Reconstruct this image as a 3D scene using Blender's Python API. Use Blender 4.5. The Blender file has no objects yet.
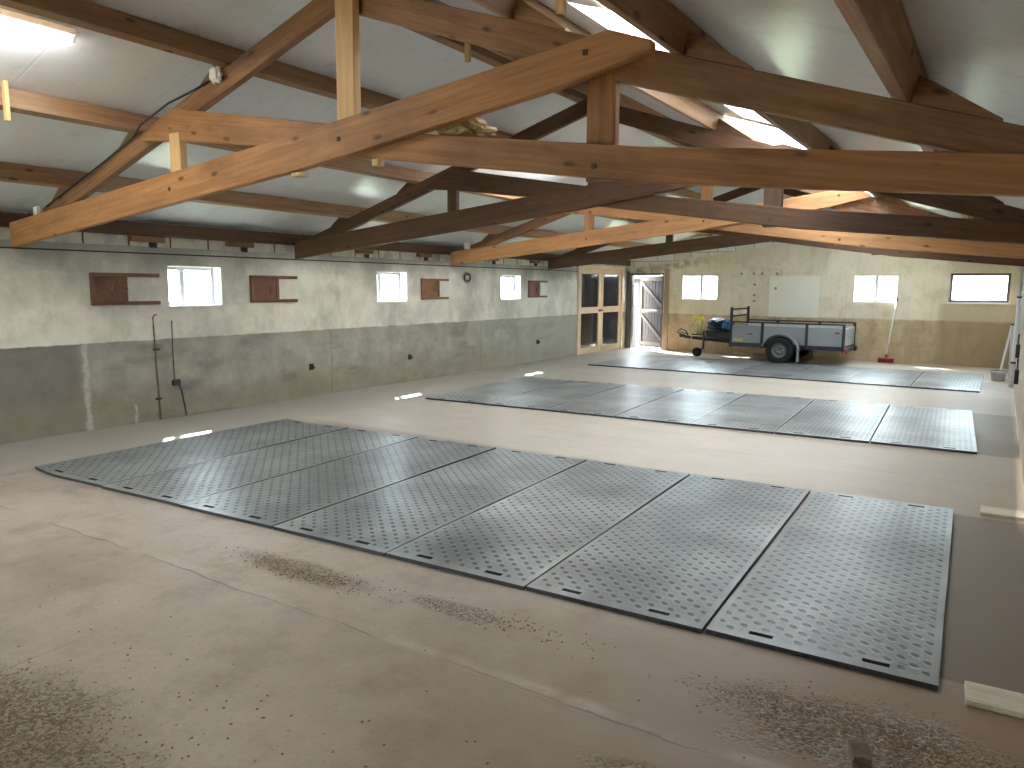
import bpy, bmesh, math, random
from mathutils import Vector, Matrix, Euler
random.seed(7)
PI = math.pi
C = bpy.context.scene.collection

# ---------------------------------------------------------------- node helper
class NT:
    def __init__(s, name):
        s.m = bpy.data.materials.new(name); s.m.use_nodes = True
        s.t = s.m.node_tree; s.t.nodes.clear()
        s.out = s.t.nodes.new('ShaderNodeOutputMaterial')
    def n(s, typ, **kw):
        nd = s.t.nodes.new(typ)
        for k, v in kw.items(): setattr(nd, k, v)
        return nd
    def put(s, sock, v):
        if v is None: return
        if hasattr(v, 'links') or isinstance(v, bpy.types.NodeSocket): s.t.links.new(v, sock)
        else:
            if sock.type == 'RGBA' and len(v) == 3: v = (*v, 1)
            sock.default_value = v
    def math(s, op, a, b=None, c=None, clamp=False):
        nd = s.n('ShaderNodeMath', operation=op, use_clamp=clamp)
        s.put(nd.inputs[0], a); s.put(nd.inputs[1], b)
        if c is not None: s.put(nd.inputs[2], c)
        return nd.outputs[0]
    def mix(s, f, a, b, blend='MIX'):
        nd = s.n('ShaderNodeMix', data_type='RGBA', blend_type=blend)
        s.put(nd.inputs[0], f); s.put(nd.inputs[6], a); s.put(nd.inputs[7], b)
        return nd.outputs[2]
    def coord(s, kind='Object'):
        return s.n('ShaderNodeTexCoord').outputs[kind]
    def sep(s, v):
        nd = s.n('ShaderNodeSeparateXYZ'); s.put(nd.inputs[0], v); return nd.outputs
    def comb(s, x, y, z):
        nd = s.n('ShaderNodeCombineXYZ')
        for i, q in enumerate((x, y, z)): s.put(nd.inputs[i], q)
        return nd.outputs[0]
    def mapping(s, v, scale=(1, 1, 1), loc=(0, 0, 0), rot=(0, 0, 0)):
        nd = s.n('ShaderNodeMapping'); s.put(nd.inputs[0], v)
        nd.inputs['Scale'].default_value = scale; nd.inputs['Rotation'].default_value = rot
        s.put(nd.inputs['Location'], loc)
        return nd.outputs[0]
    def noise(s, v, scale=5, detail=4, rough=.55, dist=0):
        nd = s.n('ShaderNodeTexNoise'); s.put(nd.inputs['Vector'], v)
        nd.inputs['Scale'].default_value = scale; nd.inputs['Detail'].default_value = detail
        nd.inputs['Roughness'].default_value = rough; nd.inputs['Distortion'].default_value = dist
        return nd.outputs['Fac']
    def voro(s, v, scale=5, feature='F1', out='Distance'):
        nd = s.n('ShaderNodeTexVoronoi', feature=feature); s.put(nd.inputs['Vector'], v)
        nd.inputs['Scale'].default_value = scale
        return nd.outputs[out]
    def ramp(s, f, stops):
        nd = s.n('ShaderNodeValToRGB'); s.put(nd.inputs[0], f)
        e = nd.color_ramp.elements
        while len(e) < len(stops): e.new(.5)
        for i, (p, c) in enumerate(stops):
            e[i].position = p
            e[i].color = (c, c, c, 1) if isinstance(c, (int, float)) else (*c, 1)
        return nd.outputs[0]
    def step(s, x, a, b):           # smooth 0..1 between a and b (a may exceed b)
        nd = s.n('ShaderNodeMapRange', interpolation_type='SMOOTHSTEP')
        s.put(nd.inputs[0], x)
        if a < b:
            nd.inputs[1].default_value = a; nd.inputs[2].default_value = b
            nd.inputs[3].default_value = 0; nd.inputs[4].default_value = 1
        else:
            nd.inputs[1].default_value = b; nd.inputs[2].default_value = a
            nd.inputs[3].default_value = 1; nd.inputs[4].default_value = 0
        return nd.outputs[0]
    def mul(s, *a):
        r = a[0]
        for q in a[1:]: r = s.math('MULTIPLY', r, q)
        return r
    def box(s, x, a, b, e=.01):     # 1 inside a..b
        return s.mul(s.step(x, a - e, a + e), s.step(x, b + e, b - e))
    def bump(s, h, strength=.3, dist=.01, normal=None):
        nd = s.n('ShaderNodeBump'); s.put(nd.inputs['Height'], h)
        nd.inputs['Strength'].default_value = strength; nd.inputs['Distance'].default_value = dist
        if normal is not None: s.put(nd.inputs['Normal'], normal)
        return nd.outputs[0]
    def bsdf(s, color, rough=.6, metal=0, normal=None, spec=.5, **kw):
        nd = s.n('ShaderNodeBsdfPrincipled')
        s.put(nd.inputs['Base Color'], color); s.put(nd.inputs['Roughness'], rough)
        s.put(nd.inputs['Metallic'], metal); s.put(nd.inputs['Specular IOR Level'], spec)
        if normal is not None: s.put(nd.inputs['Normal'], normal)
        for k, v in kw.items(): s.put(nd.inputs[k], v)
        s.t.links.new(nd.outputs[0], s.out.inputs[0])
        return s.m
    def rnd(s): return s.n('ShaderNodeObjectInfo').outputs['Random']

def plain(name, col, rough=.6, metal=0, var=.12, scale=8, bump=0, spec=.5):
    t = NT(name); v = t.coord()
    f = t.noise(v, scale, 4)
    c = t.mix(f, tuple(q * (1 - var) for q in col), tuple(min(1, q * (1 + var)) for q in col))
    nrm = t.bump(t.noise(v, scale * 8, 3), bump, .003) if bump else None
    return t.bsdf(c, rough, metal, nrm, spec)

def wood(name, light, dark, stain=(.05, .03, .02), stain_amt=.35, rough=.62, knots=.9):
    t = NT(name); v0 = t.coord(); r = t.rnd()
    off = t.math('MULTIPLY', r, 37.)
    v = t.mapping(v0, loc=t.comb(off, off, off))
    g = t.noise(t.mapping(v, (.9, 16, 16)), 1.6, 5, .6, .6)
    g2 = t.noise(t.mapping(v, (2.2, 70, 70)), 1.0, 3, .6)
    c = t.mix(t.ramp(g, [(.28, 0.), (.72, 1.)]), dark, light)
    c = t.mix(t.math('MULTIPLY', t.ramp(g2, [(.45, 0.), (.7, 1.)]), .35), c, tuple(q * .55 for q in dark))
    kn = t.voro(t.mapping(v, (1.0, 2.6, 2.6)), 2.8)
    kr = t.ramp(kn, [(.07, 1.), (.15, 0.)])
    c = t.mix(t.mul(kr, knots), c, tuple(q * .28 for q in dark))
    s1 = t.noise(t.mapping(v, (1, 2.5, 2.5)), 1.3, 5, .62)
    c = t.mix(t.mul(t.ramp(s1, [(.48, 0.), (.7, 1.)]), stain_amt), c, stain)
    tint = t.math('MULTIPLY_ADD', r, .24, .88)
    c = t.mix(1.0, c, t.comb(tint, tint, tint), 'MULTIPLY')
    nrm = t.bump(t.math('ADD', g, t.mul(g2, .6)), .35, .006)
    return t.bsdf(c, rough, 0, nrm, .35)

# ---------------------------------------------------------------- materials
M = {}
M['pine_warm'] = wood('warm pine', (.44, .215, .09), (.28, .122, .047), (.09, .045, .025), .5)
M['pine_light'] = wood('orange pine', (.50, .26, .115), (.36, .17, .07), (.12, .06, .03), .4)
M['pine_brown'] = wood('brown pine', (.33, .17, .082), (.19, .09, .042), (.07, .04, .025), .5)
M['pine_dark_shaded'] = wood('dark shaded pine', (.14, .066, .031), (.075, .034, .017), (.035, .02, .014), .5)  # dark timber; the missing light on two trusses is partly in this colour
M['pine_pale'] = wood('pale pine', (.66, .43, .22), (.55, .33, .15), (.3, .18, .1), .25)
M['bolt2'] = plain('dull bolt', (.07, .045, .03), .8, 0, .3, 30)
M['purlin'] = wood('purlin timber', (.38, .22, .11), (.24, .13, .065), (.42, .36, .28), .4)
M['hatch'] = wood('reddish board', (.24, .11, .06), (.15, .065, .035), (.07, .04, .03), .4)
M['doorwood'] = wood('grey brown boards', (.085, .062, .066), (.05, .037, .042), (.03, .025, .028), .4)
M['doorbrace'] = wood('weathered brace', (.17, .135, .125), (.11, .085, .08), (.08, .06, .06), .4)
M['doorpine'] = wood('door pine', (.80, .62, .44), (.72, .52, .34), (.5, .33, .2), .3)
M['postwood'] = wood('weathered post', (.42, .30, .19), (.32, .22, .14), (.5, .4, .28), .5)
M['plank'] = wood('whitened plank', (.62, .55, .44), (.5, .43, .33), (.16, .12, .09), .5)
M['white'] = plain('white plastic', (.78, .78, .76), .45, var=.05)
M['frame'] = plain('backlit frame paint', (.34, .335, .36), .5, var=.08)  # white frames made greyer, so the backlit look is in the colour
M['whitepaint'] = plain('white paint', (.8, .8, .78), .5, var=.08, bump=.1)
M['black'] = plain('black plastic', (.02, .02, .022), .4, var=.3)
M['steel'] = plain('dark galvanised steel', (.04, .043, .048), .5, .6, .25)
M['alu'] = plain('aluminium', (.62, .63, .65), .35, .9, .08)
M['rimsteel'] = plain('wheel rim steel', (.16, .165, .17), .45, .4, .15)
M['iron'] = plain('rusty iron', (.10, .055, .035), .8, .3, .5, 20)
M['rustpipe'] = plain('pale rust', (.20, .13, .085), .85, 0, .4, 9)
M['bolt'] = plain('dark joint and hole shade', (.05, .035, .028), .7, .5, .3, 30)  # near-black for the block joint and the shade in wall-top holes
M['cablem'] = plain('black cable', (.025, .024, .024), .5)
M['rubber'] = plain('tyre rubber', (.010, .010, .011), .75, var=.3, scale=20)
M['red'] = plain('red plastic', (.24, .03, .03), .5)
M['tail'] = plain('red tail lamp', (.38, .03, .03), .25)
M['yellow'] = plain('yellow strap', (.72, .58, .10), .6, var=.25, scale=25)
M['cream'] = plain('cream plastic', (.75, .70, .42), .5)
M['bluedark'] = plain('dark blue sheet', (.018, .035, .085), .42, var=.5, scale=14)
M['bluelight'] = plain('bright blue sheet', (.05, .17, .40), .4, var=.4, scale=14)
M['panelgrey'] = plain('shaded grey trailer board', (.27, .275, .28), .45, var=.06)  # grey board; shade on the near side is put into its tone
M['sticker'] = plain('yellow sticker', (.55, .42, .12), .5)
M['wool'] = plain('insulation wool', (.40, .31, .17), .95, var=.6, scale=30, bump=.6)
M['concreteblock'] = plain('concrete lump', (.16, .11, .075), .9, var=.3, scale=20, bump=.6)
M['grass'] = plain('outside ground', (.30, .33, .20), .9, var=.3, scale=.5)
M['outred'] = plain('outside red', (.06, .008, .01), .8)
M['shed'] = plain('outside shed wall', (.018, .018, .02), .8, var=.2)
M['hedge'] = plain('hedge leaves', (.16, .24, .12), .8, var=.4, scale=3)
def glossblack():
    t = NT('dark glazing'); return t.bsdf((.012, .014, .018), .12, 0, None, .5)
M['darkglass'] = glossblack()
def glassmat():
    t = NT('window glass')
    tr = t.n('ShaderNodeBsdfTransparent'); tr.inputs[0].default_value = (.93, .97, .96, 1)
    gl = t.n('ShaderNodeBsdfGlossy'); gl.inputs['Roughness'].default_value = .03
    mx = t.n('ShaderNodeMixShader'); mx.inputs[0].default_value = .06
    t.t.links.new(tr.outputs[0], mx.inputs[1]); t.t.links.new(gl.outputs[0], mx.inputs[2])
    t.t.links.new(mx.outputs[0], t.out.inputs[0]); return t.m
M['glass'] = glassmat()
def opal():
    t = NT('translucent roof sheet'); v = t.coord()
    a = t.n('ShaderNodeBsdfTranslucent'); b = t.n('ShaderNodeBsdfTransparent'); d = t.n('ShaderNodeBsdfDiffuse')
    w = t.noise(v, 6, 4)
    t.put(a.inputs[0], t.mix(t.ramp(w, [(.55, 0.), (.75, .5)]), (.34, .35, .35), (.22, .205, .18)))
    b.inputs[0].default_value = (.5, .52, .5, 1); d.inputs[0].default_value = (.7, .7, .68, 1)
    m1 = t.n('ShaderNodeMixShader'); m1.inputs[0].default_value = .25
    t.t.links.new(a.outputs[0], m1.inputs[1]); t.t.links.new(d.outputs[0], m1.inputs[2])
    m2 = t.n('ShaderNodeMixShader'); m2.inputs[0].default_value = .01
    t.t.links.new(m1.outputs[0], m2.inputs[1]); t.t.links.new(b.outputs[0], m2.inputs[2])
    t.t.links.new(m2.outputs[0], t.out.inputs[0]); return t.m
M['opal'] = opal()
def lamp():
    t = NT('lit tube'); e = t.n('ShaderNodeEmission')
    e.inputs[0].default_value = (1, .97, .93, 1); e.inputs[1].default_value = LAMP
    t.t.links.new(e.outputs[0], t.out.inputs[0]); return t.m
LAMP = 25.
M['lamp'] = lamp()

def floor_mat():
    t = NT('worn concrete floor'); v = t.coord('Object'); x, y, z = t.sep(v)
    n1 = t.noise(v, .55, 6, .6); n2 = t.noise(v, 3.2, 6, .65); n3 = t.noise(v, 38, 4, .6)
    stretch = t.noise(t.mapping(v, (.35, 1.6, 1)), 1.1, 5, .6)
    base = t.mix(t.ramp(n1, [(.35, 0.), (.65, 1.)]), (.345, .275, .222), (.53, .445, .375))
    base = t.mix(t.mul(t.ramp(n2, [(.5, 0.), (.72, 1.)]), .5), base, (.23, .175, .13))
    base = t.mix(t.mul(t.ramp(n2, [(.25, 1.), (.42, 0.)]), .35), base, (.58, .51, .43))
    # brighter screed lanes between the mat rows and by the left wall
    lane = t.math('MAXIMUM', t.box(y, 6.30, 8.45, .08), t.box(y, 11.55, 13.95, .08))
    lane = t.math('MAXIMUM', lane, t.step(y, 16.8, 17.0))
    base = t.mix(t.mul(lane, .75), base, t.mix(stretch, (.46, .395, .325), (.62, .55, .475)))
    alley = t.step(t.math('ADD', x, t.mul(n2, .12)), -7.02, -7.22)
    base = t.mix(t.mul(alley, .8), base, t.mix(n2, (.36, .335, .29), (.52, .485, .43)))
    # dirt towards the right hand wall
    dirt = t.mul(t.step(t.math('ADD', x, t.mul(stretch, 1.2)), -1.5, .55), t.step(y, 15.5, 12.))
    base = t.mix(t.mul(dirt, .7), base, t.mix(n2, (.13, .08, .045), (.27, .18, .105)))
    d2 = t.mul(t.step(t.math('ADD', x, t.mul(stretch, 1.2)), -1.9, .1), t.step(y, 3.7, 3.1))
    base = t.mix(t.mul(d2, .55), base, t.mix(n2, (.15, .085, .043), (.31, .195, .105)))
    # darker filled pits that carry the mats
    pit = t.math('MAXIMUM', t.box(y, 3.52, 6.27, .012), t.box(y, 8.72, 11.66, .012))
    pit = t.mul(pit, t.step(x, -.45, -.3))
    base = t.mix(t.mul(pit, .8), base, t.mix(n2, (.095, .067, .042), (.17, .122, .08)))
    # joints
    wob = t.math('MULTIPLY_ADD', t.noise(v, 2.5, 4), .10, -.05)
    yj = t.math('ADD', y, wob)
    j = t.math('MAXIMUM', t.box(yj, 2.452, 2.462, .008), t.box(yj, 7.38, 7.386, .006))
    xj = t.math('ADD', x, wob)
    j = t.math('MAXIMUM', j, t.mul(t.box(xj, -3.47, -3.463, .006), t.step(y, 1.8, 1.5)))
    j = t.mul(j, t.ramp(t.noise(v, 1.7, 3), [(.38, 0.), (.55, 1.)]))
    base = t.mix(t.mul(j, .65), base, (.12, .09, .065))
    # pale edge along the raised front slab
    pe = t.mul(t.box(yj, 2.462, 2.53, .02), t.ramp(t.noise(v, 2.1, 4), [(.4, 0.), (.6, 1.)]))
    base = t.mix(t.mul(pe, .3), base, (.66, .58, .48))
    # crumbled gravel patches
    def blob(cx, cy, rx, ry):
        dx = t.math('DIVIDE', t.math('SUBTRACT', x, cx), rx); dy = t.math('DIVIDE', t.math('SUBTRACT', y, cy), ry)
        d = t.math('SQRT', t.math('ADD', t.mul(dx, dx), t.mul(dy, dy)))
        return t.step(t.math('ADD', d, t.math('MULTIPLY_ADD', n2, 1.6, -.8)), 1.15, .55)
    gm = blob(-2.95, 1.1, .75, .42)
    for q in ((-3.3, 2.82, .55, .14), (-.30, 2.86, .62, .30), (-2.2, 2.9, .35, .08), (-.8, 2.2, .35, .12)):
        gm = t.math('MAXIMUM', gm, blob(*q))
    pv = t.voro(v, 75, out='Color'); pr = t.sep(pv)[0]
    peb = t.mix(pr, (.10, .068, .042), (.40, .32, .235))
    base = t.mix(t.mul(gm, .75), base, peb)
    # specks
    sp = t.ramp(t.voro(v, 5.5), [(.02, 1.), (.055, 0.)])
    base = t.mix(t.mul(sp, .7, t.ramp(t.noise(v, 1.3, 2), [(.45, 0.), (.6, 1.)])), base, (.06, .045, .035))
    base = t.mix(t.mul(t.ramp(n3, [(.45, 0.), (.75, 1.)]), .22), base, (.22, .17, .13))
    h = t.math('ADD', t.mul(n3, .25), t.mul(n2, .5))
    h = t.math('SUBTRACT', h, t.mul(j, 1.2))
    h = t.math('ADD', h, t.mul(gm, t.math('SUBTRACT', .5, t.voro(v, 75)), 2.4))
    nrm = t.bump(h, .55, .012)
    ro = t.math('MULTIPLY_ADD', n2, .25, .42)
    return t.bsdf(base, ro, 0, nrm, .45)
M['floor'] = floor_mat()

def wall_left_mat():
    t = NT('stained plaster'); v = t.coord('Object'); x, y, z = t.sep(v)
    n1 = t.noise(v, .8, 6, .62); n2 = t.noise(v, 3.5, 6, .65); n3 = t.noise(v, 22, 4)
    up = t.mix(t.ramp(n2, [(.3, 0.), (.7, 1.)]), (.64, .605, .505), (.83, .795, .69))
    blot = t.ramp(n1, [(.48, 0.), (.68, 1.)])
    up = t.mix(t.mul(blot, .75), up, (.34, .335, .295))
    fine = t.ramp(t.noise(t.mapping(v, (1, 1, .6)), 2.3, 7, .7), [(.5, 0.), (.66, 1.)])
    up = t.mix(t.mul(fine, .45), up, (.36, .35, .30))
    topst = t.mul(t.step(t.math('ADD', z, t.mul(n1, .7)), 2.05, 2.45), .7)
    up = t.mix(topst, up, (.22, .21, .185))
    # whitewashed zone starting just before the first hatch
    lo = t.mix(t.ramp(n2, [(.3, 0.), (.7, 1.)]), (.265, .255, .215), (.42, .40, .335))
    lo = t.mix(t.mul(t.step(y, 4.42, 4.2), .6), lo, (.12, .118, .105))
    brown = t.step(t.math('ADD', z, t.math('MULTIPLY_ADD', n1, .9, -.45)), .55, .15)
    lo = t.mix(t.mul(brown, .75), lo, t.mix(n2, (.20, .165, .115), (.33, .285, .21)))
    drk = t.mul(t.ramp(t.noise(t.mapping(v, (1, .8, 2.2)), 1.6, 5), [(.54, 0.), (.68, 1.)]), .55)
    lo = t.mix(drk, lo, (.15, .14, .115))
    lo = t.mix(t.mul(t.step(y, 10., 15.), .45), lo, (.46, .44, .37))
    edge = t.math('ADD', z, t.math('MULTIPLY_ADD', n2, .03, -.015))
    c = t.mix(t.step(edge, .985, .97), up, lo)
    # pale streaks of lime
    yw = t.math('ADD', y, t.math('MULTIPLY_ADD', t.noise(v, 7, 4), .12, -.06))
    st = t.mul(t.box(yw, 4.32, 4.38, .02), t.step(z, 1.0, .95))
    st = t.math('MAXIMUM', st, t.mul(t.box(yw, 4.88, 4.91, .015), t.step(z, .25, .2)))
    c = t.mix(t.mul(st, .75, t.ramp(n3, [(.3, .4), (.6, 1.)])), c, (.55, .53, .46))
    # vertical joints
    for q in (5.18, 8.0, 11.9, 13.2):
        c = t.mix(t.mul(t.box(yw, q, q + .02, .01), .35, t.step(z, 1.0, .9)), c, (.11, .09, .07))
    nrm = t.bump(t.math('ADD', t.mul(n2, .8), t.mul(n3, .35)), .4, .015)
    return t.bsdf(c, .8, 0, nrm, .25)
M['wall_left'] = wall_left_mat()

def brick_nodes(t, vec, c1, c2, mortar, bw=.5, bh=.2, ms=.012):
    b = t.n('ShaderNodeTexBrick'); t.put(b.inputs['Vector'], vec)
    b.inputs['Color1'].default_value = (*c1, 1); b.inputs['Color2'].default_value = (*c2, 1); b.inputs['Mortar'].default_value = (*mortar, 1)
    b.inputs['Scale'].default_value = 1; b.inputs['Mortar Size'].default_value = ms; b.inputs['Mortar Smooth'].default_value = .2
    b.inputs['Brick Width'].default_value = bw; b.inputs['Row Height'].default_value = bh
    return b.outputs['Color'], b.outputs['Fac']

def block_mat():
    t = NT('concrete block course'); v = t.coord('Object'); x, y, z = t.sep(v)
    c, f = brick_nodes(t, t.comb(y, z, 0.), (.55, .51, .43), (.66, .62, .54), (.10, .085, .07), .52, .5, .012)
    n = t.noise(v, 5, 6); c = t.mix(t.mul(t.ramp(n, [(.5, 0.), (.7, 1.)]), .6), c, (.22, .19, .16))
    return t.bsdf(c, .9, 0, t.bump(t.math('SUBTRACT', t.noise(v, 40, 3), f), .5, .01), .2)
M['blocks'] = block_mat()

def wall_back_mat():
    t = NT('gable plaster'); v = t.coord('Object'); x, y, z = t.sep(v)
    n1 = t.noise(v, .8, 6, .62); n2 = t.noise(v, 3.0, 6, .65); n3 = t.noise(v, 22, 4)
    up = t.mix(t.ramp(n1, [(.35, 0.), (.65, 1.)]), (.63, .53, .375), (.78, .70, .55))
    up = t.mix(t.mul(t.ramp(n2, [(.52, 0.), (.72, 1.)]), .5), up, (.42, .36, .24))
    lo = t.mix(t.ramp(n2, [(.35, 0.), (.65, 1.)]), (.33, .235, .13), (.58, .45, .28))
    lo = t.mix(t.mul(t.step(t.math('ADD', z, t.mul(n1, .5)), .62, .25), .6), lo, (.48, .31, .17))
    lo = t.mix(t.mul(t.step(x, -2.4, -.3), .5), lo, (.21, .155, .09))
    e = t.math('ADD', z, t.math('MULTIPLY_ADD', n2, .06, -.03))
    stk = t.ramp(t.noise(t.mapping(v, (3., 1, .45)), 1.5, 6, .65), [(.47, 0.), (.68, 1.)])
    lo = t.mix(t.mul(stk, .6), lo, (.23, .165, .095))
    up = t.mix(t.mul(stk, .3), up, (.42, .34, .22))
    c = t.mix(t.mul(t.step(e, .99, .93), .85), up, lo)
    c = t.mix(t.mul(t.step(x, -1.25, -1.05), t.step(z, 1.36, 1.3), .45), c, (.26, .20, .12))
    # pale cement patch
    px_ = t.math('ADD', x, t.math('MULTIPLY_ADD', n2, .07, -.035)); pz = t.math('ADD', z, t.math('MULTIPLY_ADD', t.noise(v, 4, 3), .07, -.035))
    pt = t.mul(t.box(px_, -4.76, -3.62, .02), t.box(pz, .95, 1.93, .02))
    c = t.mix(t.mul(pt, .85), c, t.mix(n2, (.74, .71, .58), (.88, .86, .75)))
    # bare blocks near the verge on the left
    bc, bf = brick_nodes(t, t.comb(x, z, 0.), (.62, .57, .48), (.72, .68, .60), (.24, .20, .16), .45, .21, .008)
    ln = t.math('SUBTRACT', z, t.math('MULTIPLY_ADD', x, .155, 3.40))
    ln = t.math('ADD', ln, t.math('MULTIPLY_ADD', n2, .2, -.1))
    bm = t.step(ln, -.02, .03)
    c = t.mix(bm, c, bc)
    grime = t.mul(t.box(ln, -.20, .0, .08), t.step(x, -5.6, -7.2))
    c = t.mix(t.mul(grime, .7, t.ramp(t.noise(v, 6, 5), [(.4, .2), (.6, 1.)])), c, (.14, .11, .085))
    # old fixing marks
    for hx, hz in ((-5.15, 1.98), (-4.95, 1.98), (-4.6, 1.98), (-5.12, 1.72), (-5.12, 1.46), (-5.12, 1.32), (-5.45, 1.98), (-4.62, 1.63)):
        d = t.math('SQRT', t.math('ADD', t.math('POWER', t.math('SUBTRACT', x, hx), 2.), t.math('POWER', t.math('SUBTRACT', z, hz), 2.)))
        c = t.mix(t.mul(t.step(d, .04, .02), .8), c, (.14, .08, .055))
    ru = t.mul(t.box(x, -5.1, -4.4, .15), t.box(z, 1.9, 2.12, .08), t.ramp(t.noise(v, 9, 4), [(.45, 0.), (.65, 1.)]))
    c = t.mix(t.mul(ru, .45), c, (.42, .22, .13))
    nrm = t.bump(t.math('SUBTRACT', t.math('ADD', t.mul(n2, .8), t.mul(n3, .3)), t.mul(bf, bm, .8)), .4, .015)
    return t.bsdf(c, .82, 0, nrm, .25)
M['wall_back'] = wall_back_mat()
M['wall_right'] = plain('right wall plaster', (.42, .36, .27), .85, var=.35, scale=2.5, bump=.3)
M['wall_front'] = plain('front wall plaster', (.55, .51, .44), .85, var=.2, scale=2.5, bump=.3)
M['reveal'] = plain('limewashed reveal', (.72, .72, .70), .7, var=.1)

def ceil_mat():
    t = NT('ribbed insulated roof panel'); v = t.coord('Object'); x, y, z = t.sep(v)
    fr = t.math('FRACT', t.math('SUBTRACT', y, 2.79))
    seam = t.math('MAXIMUM', t.step(fr, .010, .004), t.step(fr, .990, .996))
    rib = t.math('ABSOLUTE', t.math('SUBTRACT', t.math('FRACT', t.math('MULTIPLY', y, 10.)), .5))
    ribh = t.step(rib, .06, .02)
    n = t.noise(v, 1.5, 5, .6)
    c = t.mix(n, (.70, .735, .76), (.77, .80, .82))
    c = t.mix(t.mul(t.ramp(t.noise(v, 6, 5), [(.55, 0.), (.8, 1.)]), .3), c, (.30, .29, .26))
    c = t.mix(t.mul(seam, .6), c, (.70, .71, .72))
    h = t.math('SUBTRACT', t.mul(t.noise(v, 2.2, 3), .6), t.math('ADD', t.mul(ribh, .12), t.mul(seam, .5)))
    return t.bsdf(c, .27, 0, t.bump(h, .25, .008), .6)
M['ceiling'] = ceil_mat()

def mat_mat():
    t = NT('ribbed rubber plate'); v = t.coord('Object'); x, y, z = t.sep(v); r = t.rnd()
    cs = .052
    u = t.math('DIVIDE', x, cs); w = t.math('DIVIDE', y, cs)
    par = t.math('MODULO', t.math('ADD', t.math('ADD', t.math('FLOOR', u), t.math('FLOOR', w)), 200.), 2.)
    fu = t.math('SUBTRACT', t.math('FRACT', u), .5); fw = t.math('SUBTRACT', t.math('FRACT', w), .5)
    sgn = t.math('MULTIPLY_ADD', par, 2., -1.)
    a = t.math('ADD', fu, t.mul(fw, sgn)); b = t.math('SUBTRACT', t.mul(fu, sgn), fw)
    bars = t.step(t.math('ABSOLUTE', t.math('SUBTRACT', t.math('FRACT', t.math('MULTIPLY', a, 2.2)), .5)), .27, .17)
    ln = t.step(t.math('ABSOLUTE', b), .52, .42)
    ins = t.mul(t.box(x, -.452, .452, .003), t.box(y, .045, 2.885, .003), t.math('SUBTRACT', 1., t.mul(t.math('MAXIMUM', t.step(y, .115, .11), t.step(y, 2.815, 2.82)), t.box(t.math('ABSOLUTE', x), .16, .33, .005))))
    bar = t.mul(bars, ln, ins)
    n1 = t.noise(t.math('ADD', r, 0.), 1, 1)
    off = t.math('MULTIPLY', r, 31.)
    vv = t.mapping(v, loc=t.comb(off, off, 0.))
    st = t.noise(vv, 1.5, 6, .62); st2 = t.noise(t.mapping(vv, (1, .35, 1)), 2.2, 4)
    base = t.mix(t.ramp(st, [(.35, 0.), (.65, 1.)]), (.10, .106, .11), (.19, .196, .195))
    top = t.mix(t.ramp(st2, [(.35, 0.), (.65, 1.)]), (.20, .21, .212), (.34, .35, .345))
    flat = t.mix(.25, base, top)
    ea = t.math('DIVIDE', a, .46); eb = t.math('DIVIDE', b, .68)
    loz = t.step(t.math('SQRT', t.math('ADD', t.mul(ea, ea), t.mul(eb, eb))), 1.2, .55)
    dash = t.math('MAXIMUM', t.mul(loz, par, ins, .92), t.mul(bar, t.math('SUBTRACT', 1., par), .35))
    c = t.mix(dash, top, t.mix(.2, (.022, .024, .025), base))
    dust = t.mul(t.ramp(t.noise(vv, 4.5, 6, .65), [(.60, 0.), (.78, 1.)]), .5)
    c = t.mix(dust, c, (.36, .33, .28))
    wave_shade = t.ramp(t.noise(t.mapping(vv, (.7, 1.2, 1)), 1.1, 4, .6), [(.36, .62), (.62, 1.12)])  # dark bands: shading of the mat waves mixed into the colour
    c = t.mix(1.0, c, wave_shade, 'MULTIPLY')
    tint = t.math('MULTIPLY_ADD', r, .3, .85)
    c = t.mix(1.0, c, t.comb(tint, tint, tint), 'MULTIPLY')
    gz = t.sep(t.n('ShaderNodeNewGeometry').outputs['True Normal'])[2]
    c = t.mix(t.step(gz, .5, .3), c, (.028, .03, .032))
    nrm = t.bump(t.math('SUBTRACT', 1., dash), .7, .006)
    return t.bsdf(c, .36, 0, nrm, .55)
M['mat'] = mat_mat()

# ---------------------------------------------------------------- object helpers
def link_mesh(name, verts, faces, mat, parent=None, loc=(0, 0, 0), rot=(0, 0, 0), smooth=False, bevel=0):
    me = bpy.data.meshes.new(name)
    bm = bmesh.new()
    vs = [bm.verts.new(p) for p in verts]
    for f in faces:
        try: bm.faces.new([vs[i] for i in f])
        except ValueError: pass
    bmesh.ops.recalc_face_normals(bm, faces=bm.faces)
    if bevel: bmesh.ops.bevel(bm, geom=bm.edges[:], offset=bevel, segments=1, affect='EDGES', clamp_overlap=True)
    bm.to_mesh(me); bm.free()
    return link(name, me, mat, parent, loc, rot, smooth)
def link(name, me, mat, parent=None, loc=(0, 0, 0), rot=(0, 0, 0), smooth=False):
    if mat is not None and not me.materials: me.materials.append(mat)
    if smooth:
        for p in me.polygons: p.use_smooth = True
    o = bpy.data.objects.new(name, me); C.objects.link(o)
    l = Vector(loc)
    if parent is not None:
        o.parent = parent; l = l - wloc(parent)
    o.location = l; o.rotation_euler = rot
    return o
def wloc(o):
    l = Vector(o.location)
    while o.parent: o = o.parent; l += o.location
    return l
def thing(name, label, cat, loc=(0, 0, 0), group=None):
    o = bpy.data.objects.new(name, None); C.objects.link(o); o.location = loc
    o.empty_display_size = .1
    return tag(o, label, cat, group)
def tag(o, label, cat, group=None):
    o['label'] = label; o['category'] = cat
    if group: o['group'] = group
    return o
def struct(o): o['kind'] = 'structure'; return o

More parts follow.
